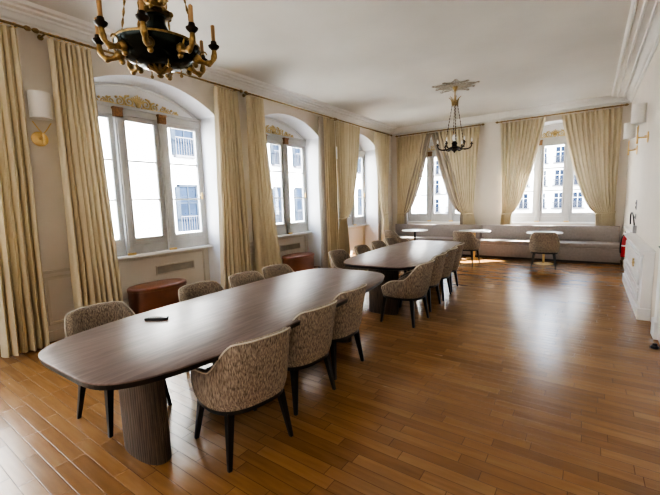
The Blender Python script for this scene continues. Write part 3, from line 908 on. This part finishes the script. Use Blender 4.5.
# ------------------------------------------------------------------ chandeliers
def bez(p0, p1, p2, p3, n=12):
    r = []
    for i in range(n + 1):
        t = i / n
        r.append(Vector(p0) * (1-t)**3 + Vector(p1) * 3*t*(1-t)**2 + Vector(p2) * 3*t*t*(1-t) + Vector(p3) * t**3)
    return r
def chandelier_big(x, y, z):
    t = empty('chandelier', (x, y, z)); tag(t, 'large dark bronze and gold chandelier with amber candles, cut off at the picture top', 'chandelier')
    k = MB(); k.lathe([(0, -.045), (.04, -.044), (.10, -.035), (.165, -.01), (.21, .025), (.232, .058), (.236, .072), (.225, .08), (.20, .078), (.12, .10), (.05, .13), (0, .13)], n=48)
    k.build('bowl', M['bowl'], t, smooth=40)
    k = MB(); k.tube([(.235 * math.cos(a), .235 * math.sin(a), .078) for a in [2 * PI * i / 48 for i in range(48)]], .007, 6, closed=True)
    k.build('rim_band', M['gold'], t, smooth=60)
    k = MB()
    for i in range(12):
        a = 2 * PI * i / 12
        k.tube([(.02 * math.cos(a), .02 * math.sin(a), -.056), (.05 * math.cos(a), .05 * math.sin(a), -.052), (.07 * math.cos(a), .07 * math.sin(a), -.040)], (.012, .007), 6)
    k.lathe([(0, -.10), (.012, -.097), (.02, -.088), (.012, -.078), (.03, -.07), (.045, -.06), (.03, -.048), (0, -.044)], n=16)
    k.build('bottom_rosette', M['gold'], t, smooth=50)
    k = MB(); k.lathe([(.075, .10), (.08, .14), (.055, .20), (.05, .24), (.07, .27), (.03, .30), (.025, .34), (0, .34)], n=24); k.build('vase', M['bowl'], t, smooth=40)
    k = MB(); k.lathe([(.082, .25), (.095, .262), (.082, .275), (.03, .28), (.045, .31), (.068, .33), (.07, .36), (.035, .38), (.022, .42), (.03, .46), (0, .50)], n=24)
    for i in range(8):
        a = 2 * PI * i / 8; k.sphere((.085 * math.cos(a), .085 * math.sin(a), .262), .016, 6, 4)
        k.tube([(.05 * math.cos(a), .05 * math.sin(a), .31), (.075 * math.cos(a), .075 * math.sin(a), .36), (.09 * math.cos(a), .09 * math.sin(a), .37)], (.009, .005), 5)
    k.build('gilt_finial', M['gold'], t, smooth=50)
    for i in range(8):
        a = math.radians(2 + 45 * i)
        d = Vector((math.cos(a), math.sin(a), 0)); U = Vector((0, 0, 1))
        k = MB()
        P = bez(d * .20 + U * .035, d * .26 - U * .02, d * .325 - U * .02, d * .32 + U * .075)
        k.tube(P, lambda q: .013 + .006 * math.sin(q * PI * 3) ** 2, 8)
        k.tube(bez(d * .24 + U * .01, d * .22 + U * .06, d * .27 + U * .08, d * .275 + U * .045, 8), (.007, .004), 6)
        k.sphere(d * .215 + U * .02, .03, 8, 5); k.sphere(d * .285 - U * .008, .017, 6, 4)
        k.sphere(d * .205 - U * .015, .018, 6, 4)
        ar = k.build('arm', M['gold'], t, smooth=60)
        c = d * .32
        k = MB(); k.lathe([(0, .07), (.014, .075), (.03, .09), (.034, .10), (.02, .104), (.017, .125), (0, .125)], (c.x, c.y, 0), 16); k.build('candle_cup', M['cup'], ar, smooth=40)
        k = MB(); k.lathe([(.012, .11), (.012, .215), (.006, .22), (0, .22)], (c.x, c.y, 0), 12); k.build('candle', M['candle'], ar, smooth=40)
    for i in range(4):
        a = math.radians(35 + 90 * i); d = Vector((math.cos(a), math.sin(a), 0))
        top = Vector((0, 0, 1.02)) + d * .05; bot = Vector((0, 0, .08)) + d * .225
        k = MB(); n = 16
        for j in range(n):
            p = bot.lerp(top, j / n); q = bot.lerp(top, (j + .8) / n)
            k.tube([p, p.lerp(q, .5), q], lambda s: .0045 + (.004 if .3 < s < .7 else 0), 6)
            k.tube([q, bot.lerp(top, (j + 1) / n)], .0025, 5)
        k.build('chain', M['gold'], t, smooth=60)
    for i in range(4):
        a = math.radians(80 + 90 * i); d = Vector((math.cos(a), math.sin(a), 0))
        k = MB(); p = d * .13 - Vector((0, 0, .025)); k.tube([p, p - Vector((0, 0, .03))], .004, 6); k.sphere(p - Vector((0, 0, .035)), .011, 8, 5)
        k.build('pendant_drop', M['gold'], t, smooth=60)
    k = MB(); k.lathe([(.05, .98), (.07, 1.0), (.065, 1.05), (.03, 1.07), (.012, 1.10), (.012, ZC - z - .05), (.05, ZC - z - .03), (.06, ZC - z)], n=24); k.build('ceiling_stem', M['gold'], t, smooth=40)
chandelier_big(-2.15, 1.33, 2.47)

def chandelier_small(x, y, z):
    t = empty('chandelier', (x, y, z)); tag(t, 'small dark chandelier with flame-shaped bulbs hanging on four chains toward the far wall', 'chandelier')
    k = MB(); k.lathe([(0, -.085), (.012, -.08), (.018, -.065), (.03, -.05), (.09, -.02), (.115, .01), (.10, .03), (.05, .045), (.045, .08), (.06, .10), (.04, .13), (.015, .15), (0, .15)], n=32)
    k.build('bowl', M['cup'], t, smooth=40)
    k = MB(); k.sphere((0, 0, .21), .05, 14, 9, (1, 1, 1.5)); k.build('centre_globe', M['bulb'], t, smooth=180)
    for i in range(6):
        a = math.radians(20 + 60 * i); d = Vector((math.cos(a), math.sin(a), 0)); U = Vector((0, 0, 1))
        k = MB(); k.tube(bez(d * .08 + U * .0, d * .2 - U * .03, d * .33 - U * .03, d * .325 + U * .07), lambda q: .015 - .004 * q, 8)
        k.sphere(d * .2 - U * .018, .02, 6, 4)
        ar = k.build('arm', M['cup'], t, smooth=60)
        c = d * .325
        k = MB(); k.lathe([(0, .06), (.028, .075), (.03, .085), (.012, .09), (.012, .115), (0, .115)], (c.x, c.y, 0), 14); k.build('candle_cup', M['cup'], ar, smooth=40)
        k = MB(); k.lathe([(.008, .115), (.016, .135), (.018, .155), (.010, .185), (0, .205)], (c.x, c.y, 0), 12); k.build('flame_bulb', M['bulb'], ar, smooth=60)
    for i in range(4):
        a = math.radians(25 + 90 * i); d = Vector((math.cos(a), math.sin(a), 0))
        top = Vector((0, 0, .86)) + d * .05; bot = Vector((0, 0, .02)) + d * .19
        k = MB(); n = 14
        for j in range(n):
            p = bot.lerp(top, j / n); q = bot.lerp(top, (j + .8) / n)
            k.tube([p, p.lerp(q, .5), q], lambda s: .005 + (.004 if .3 < s < .7 else 0), 6)
            k.tube([q, bot.lerp(top, (j + 1) / n)], .003, 5)
        k.build('chain', M['cup'], t, smooth=60)
    k = MB(); k.lathe([(.05, .83), (.065, .845), (.068, .92), (.055, .93), (.014, .95), (.014, 1.10), (.045, ZC - z - .05), (.06, ZC - z - .015)], n=28)
    for i in range(6):
        a = 2 * PI * i / 6; d = Vector((math.cos(a), math.sin(a), 0))
        k.tube([d * .06 + Vector((0, 0, .92)), d * .08 + Vector((0, 0, .97)), d * .12 + Vector((0, 0, 1.0))], (.011, .005), 6)
    k.build('crown', M['rodbrass'], t, smooth=40)
chandelier_small(-2.28, 7.68, 2.59)

def rosette(x, y, label):
    k = MB()
    for i in range(10):
        a0 = 2 * PI * i / 10
        L_ = .43 if i % 2 == 0 else .36
        d = Vector((math.cos(a0), math.sin(a0), 0)); s = Vector((-d.y, d.x, 0))
        for b_ in (-1, 0, 1):
            pts = []
            for j in range(9):
                q = j / 8
                pts.append(d * (.07 + (L_ - .07) * q * (1 - .12 * abs(b_))) + s * (b_ * .075 * math.sin(q * PI * .9)) - Vector((0, 0, .014 - .004 * q)))
            k.tube(pts, lambda q: .014 * (1 - .6 * q), 6)
        tip = d * L_
        k.tube([tip + s * .05 * math.cos(v) * .6 + d * .03 * math.sin(v) - Vector((0, 0, .01)) for v in [2 * PI * w / 9 for w in range(7)]], .008, 5)
    k.lathe([(0, -.03), (.05, -.028), (.07, -.01), (.07, 0), (0, 0)], n=20)
    for r in (.10, .22): k.tube([(r * math.cos(a), r * math.sin(a), -.008) for a in [2 * PI * i / 36 for i in range(36)]], .008, 5, closed=True)
    o = k.build('ceiling_rosette', M['plaster'], smooth=60); o.location = (x, y, ZC)
    tag(o, label, 'ceiling rosette')
rosette(-2.28, 7.68, 'grey leafy plaster rosette on the ceiling above the small chandelier')

# ------------------------------------------------------------------ fittings on walls
e = empty('fire_extinguisher', (.565, 8.57, .43)); tag(e, 'red fire extinguisher hanging on the right wall at the end of the white wainscot', 'extinguisher')
k = MB(); k.lathe([(0, 0), (.048, 0), (.054, .015), (.054, .33), (.045, .365), (.022, .385), (.022, .40), (0, .40)], n=28); k.build('cylinder', M['red'], e, smooth=40)
k = MB(); k.lathe([(.0545, .20), (.055, .225), (.0545, .225)], n=28); k.build('paper_label', M['whitetop'], e, smooth=40)
k = MB(); k.cbox((-.02, -.035, .40), (.02, .035, .43), .005); k.tube([(0, -.02, .43), (0, .05, .455), (0, .10, .46)], .008, 6); k.build('valve_lever', M['blackplastic'], e, smooth=50)
k = MB(); k.tube(bez((-.0, -.03, .41), (-.06, -.12, .46), (-.08, -.12, .2), (-.06, -.03, .08), 14), .010, 8); k.build('hose', M['blackplastic'], e, smooth=60)
k = MB(); k.cbox((.045, -.03, .05), (.125, .03, .36), .004); k.build('wall_bracket', M['grey'], e)
e = empty('wall_box', (XR, 8.30, .90)); tag(e, 'small grey metal box with a black looped cable just above the fire extinguisher', 'box')
k = MB(); k.cbox((-.05, -.06, .0), (0, .06, .13), .006); k.build('box_body', M['grey'], e)
k = MB(); k.tube(bez((-.03, .02, .12), (-.05, .10, .42), (-.06, .62, .42), (-.05, .50, .12), 18), .011, 8); k.build('looped_cable', M['blackplastic'], e, smooth=60)
def plate(loc, h, label, nx=-1, w=.04, name='light_switch', cat='switch'):
    e = empty(name, loc); tag(e, label, cat)
    k = MB(); k.cbox((min(0, nx * .012), -w, 0), (max(0, nx * .012), w, h), .003); k.build('plate', M['grey'] if cat == 'switch' else M['trim'], e)
    k = MB()
    for i in range(max(1, int(h / .08))):
        z = .02 + i * .075
        k.cbox((min(nx * .012, nx * .018), -w * .5, z), (max(nx * .012, nx * .018), w * .5, z + .04), .002)
    k.build('rocker' if cat == 'switch' else 'socket_insert', M['cup'] if cat == 'switch' else M['grey'], e)
plate((XR, 8.52, 1.30), .17, 'tall grey light switch plate on the right wall above the fire extinguisher')
plate((XR, 8.52, 1.13), .09, 'small grey light switch plate just below the taller switch plate on the right wall')
plate((XL + .025, 1.78, .04), .08, 'small white wall socket in the baseboard between the two nearest left curtains', 1, .035, 'wall_socket', 'socket')

# ------------------------------------------------------------------ outside
def building_left():
    X = -18
    t = empty('building', (X, 14, -12)); tag(t, 'bright white rendered building seen through the left-wall windows', 'building')
    k = MB(); k.box((-6, -34, 0), (0, 36, 27)); k.build('facade_wall', M['facade'], t)
    k = MB(); k.box((-.0, -34, 20.5), (.25, 36, 20.8)); k.box((0, -34, 12.0), (.12, 36, 12.25)); k.build('cornice_band', M['facade'], t)
    fr = MB(); fr.box((0, -.62, 0), (.06, -.5, 2.6)); fr.box((0, .5, 0), (.06, .62, 2.6)); fr.box((0, -.62, 2.5), (.06, .62, 2.62)); fr.box((0, -.62, -.1), (.12, .62, 0)); fr.box((0, -.03, 0), (.05, .03, 2.5)); fr.box((0, -.5, 1.6), (.05, .5, 1.66))
    sh = MB(); sh.box((0, .62, 0), (.08, .86, 2.5)); sh.box((0, -.74, 0), (.08, -.62, 2.5))
    pn = MB(); pn.add([(.02, -.5, 0), (.02, .5, 0), (.02, .5, 2.5), (.02, -.5, 2.5)], [(0, 1, 2, 3)])
    rl = MB()
    for i in range(9): rl.box((.2, -.6 + i * .15 - .012, 0), (.22, -.6 + i * .15 + .012, .9))
    rl.box((.19, -.62, .88), (.24, .62, .93)); rl.box((.0, -.66, -.12), (.26, .66, 0))
    F = fr.build('window', M['bframe'], t); S = sh.build('shutters', M['bframe'], F); P_ = pn.build('window_pane', M['bglass'], F); Rl = rl.build('railing', M['iron'], F)
    F.location = (0, -1.85, 12.15)
    for col_, yy in enumerate([-9.5, -1.85, 1.8, 5.5, 7.8, 10.1, 12.4, 14.7, 17.0]):
        for row, zz in enumerate((12.15, 16.3, 8.0)):
            if (col_, row) == (1, 0): continue
            c = copy_tree(F); c.parent = t; c.location = (0, yy, zz)
building_left()
def building_far(x0, x1, y, label, cols, rows, dx, z0, mat='facadefar', seed=1):
    t = empty('building', ((x0 + x1) / 2, y, -12)); tag(t, label, 'building')
    h = (x1 - x0) / 2
    k = MB(); k.box((-h, 0, 0), (h, 8, 27)); k.build('facade_wall', M[mat], t)
    k = MB(); k.box((-h - .3, -.5, 26.6), (h + .3, 0, 27.1))
    for r in range(rows): k.box((-h, -.12, z0 + 12 - .5 + r * 3), (h, 0, z0 + 12 - .35 + r * 3))
    k.build('cornice_band', M[mat], t)
    k = MB()
    for p in range(8):
        a, b = p / 8, (p + 1) / 8
        k.add([(lerp(-h, h, a), 0, 27), (lerp(-h, h, b), 0, 27), (lerp(-h, h, b), 3, 30), (lerp(-h, h, a), 3, 30)], [(0, 1, 2, 3)])
    k.build('roof', M['slatef'], t)
    pn = MB(); pn.box((-.55, -.03, 0), (.55, .0, 2.0)); 
    P_ = pn.build('window', M['bglass'], t)
    fr = MB(); fr.box((-.62, -.06, 0), (-.52, .0, 2.06)); fr.box((.52, -.06, 0), (.62, 0, 2.06)); fr.box((-.62, -.06, 1.98), (.62, 0, 2.08)); fr.box((-.04, -.06, 0), (.04, 0, 2.0)); fr.box((-.52, -.06, 1.3), (.52, 0, 1.36))
    fr.build('window_trim', M['facade'], P_)
    rl = MB()
    for i in range(11): rl.box((-.7 + i * .14 - .015, -.32, -.05), (-.7 + i * .14 + .015, -.29, .75))
    rl.box((-.74, -.34, .72), (.74, -.27, .79)); rl.box((-.8, -.36, -.14), (.8, 0, -.04))
    rl.build('balcony_railing', M['iron'], P_)
    f = True
    for c in range(cols):
        for r in range(rows):
            o = P_ if f else copy_tree(P_, t); f = False
            o.location = (-h + 1.4 + c * dx, 0, z0 + 12 + r * 3)
building_far(-13.2, 3.9, 58, 'cream stone apartment house with rows of balcony windows, seen through the right far window', 8, 5, 2.1, -.5 - 2.6)
building_far(-34, -14.4, 58, 'cream stone apartment house across the street, seen through the left far window', 8, 5, 2.5, -.9 - 2.6)
tag(MB().box((-45, -40, -12.2), (30, 75, -12)).build('street', M['street']), kind='structure')

# ------------------------------------------------------------------ light
w = bpy.data.worlds.new('sky'); sc.world = w; w.use_nodes = True
nt = w.node_tree
bg = nt.nodes['Background']
tcw = N(nt, 'ShaderNodeTexCoord'); spw = N(nt, 'ShaderNodeSeparateXYZ'); nt.links.new(tcw.outputs['Generated'], spw.inputs[0])
cr = ramp(nt, spw.outputs[2], [(.0, (.92, .95, 1.0)), (.7, (.62, .78, 1.0))])
nt.links.new(cr, bg.inputs['Color'])
bg.inputs['Strength'].default_value = 5.0
su = bpy.data.lights.new('sun', 'SUN'); su.energy = 26; su.angle = math.radians(.6); su.color = (1, .95, .86)
so = bpy.data.objects.new('sun', su); COL.objects.link(so)
dvec = Vector((-.88, -.85, -1.0))
so.rotation_euler = dvec.to_track_quat('-Z', 'Y').to_euler(); so.location = (8, 20, 25)
al = bpy.data.lights.new('fill_light', 'AREA'); al.shape = 'RECTANGLE'; al.size = 4.5; al.size_y = 2.6; al.energy = 34; al.color = (1, .96, .92)  # soft fill added behind the camera to brighten the foreground, no actual fixture
ao = bpy.data.objects.new('fill_light', al); COL.objects.link(ao); ao.location = (-2.3, -4.2, 2.2)
ao.rotation_euler = Vector((0, 1, .12)).to_track_quat('-Z', 'Z').to_euler()
for c, n in LEFTW + FARW:
    a = bpy.data.lights.new('window_portal', 'AREA'); a.shape = 'RECTANGLE'; a.size = 2 * HW; a.size_y = HEAD - SILL
    a.cycles.is_portal = True
    o = bpy.data.objects.new('window_portal', a); COL.objects.link(o)
    zc = (HEAD + SILL) / 2
    if n <= 5: o.location = (XL - DEP - .1, c, zc); o.rotation_euler = Vector((1, 0, 0)).to_track_quat('-Z', 'Z').to_euler()
    else: o.location = (c, YF + DEP + .1, zc); o.rotation_euler = Vector((0, -1, 0)).to_track_quat('-Z', 'Z').to_euler()

# ------------------------------------------------------------------ camera
cam = bpy.data.cameras.new('camera'); co = bpy.data.objects.new('camera', cam); COL.objects.link(co)
cam.sensor_width = 36; cam.lens = 36 * 367.32 / 660; cam.clip_start = .05; cam.clip_end = 300
R_ = Matrix(((0.8184990635808131, -0.04599185214406474, 0.5726639786591179), (0.5737068615285882, 0.11805121958376717, -0.8105086961839475), (-0.030326884976030477, 0.9919418627577638, 0.12301065383334464)))
co.matrix_world = Matrix.Translation((0, 0, 1.6)) @ R_.to_4x4()
sc.camera = co
sc.view_settings.view_transform = 'AgX'
sc.view_settings.look = 'AgX - High Contrast'
sc.view_settings.exposure = 1.85
sc.cycles.max_bounces = 10; sc.cycles.diffuse_bounces = 6; sc.cycles.transparent_max_bounces = 16
sc.cycles.sample_clamp_indirect = 6
sc.cycles.use_denoising = True
sc.cycles.caustics_reflective = False; sc.cycles.caustics_refractive = False
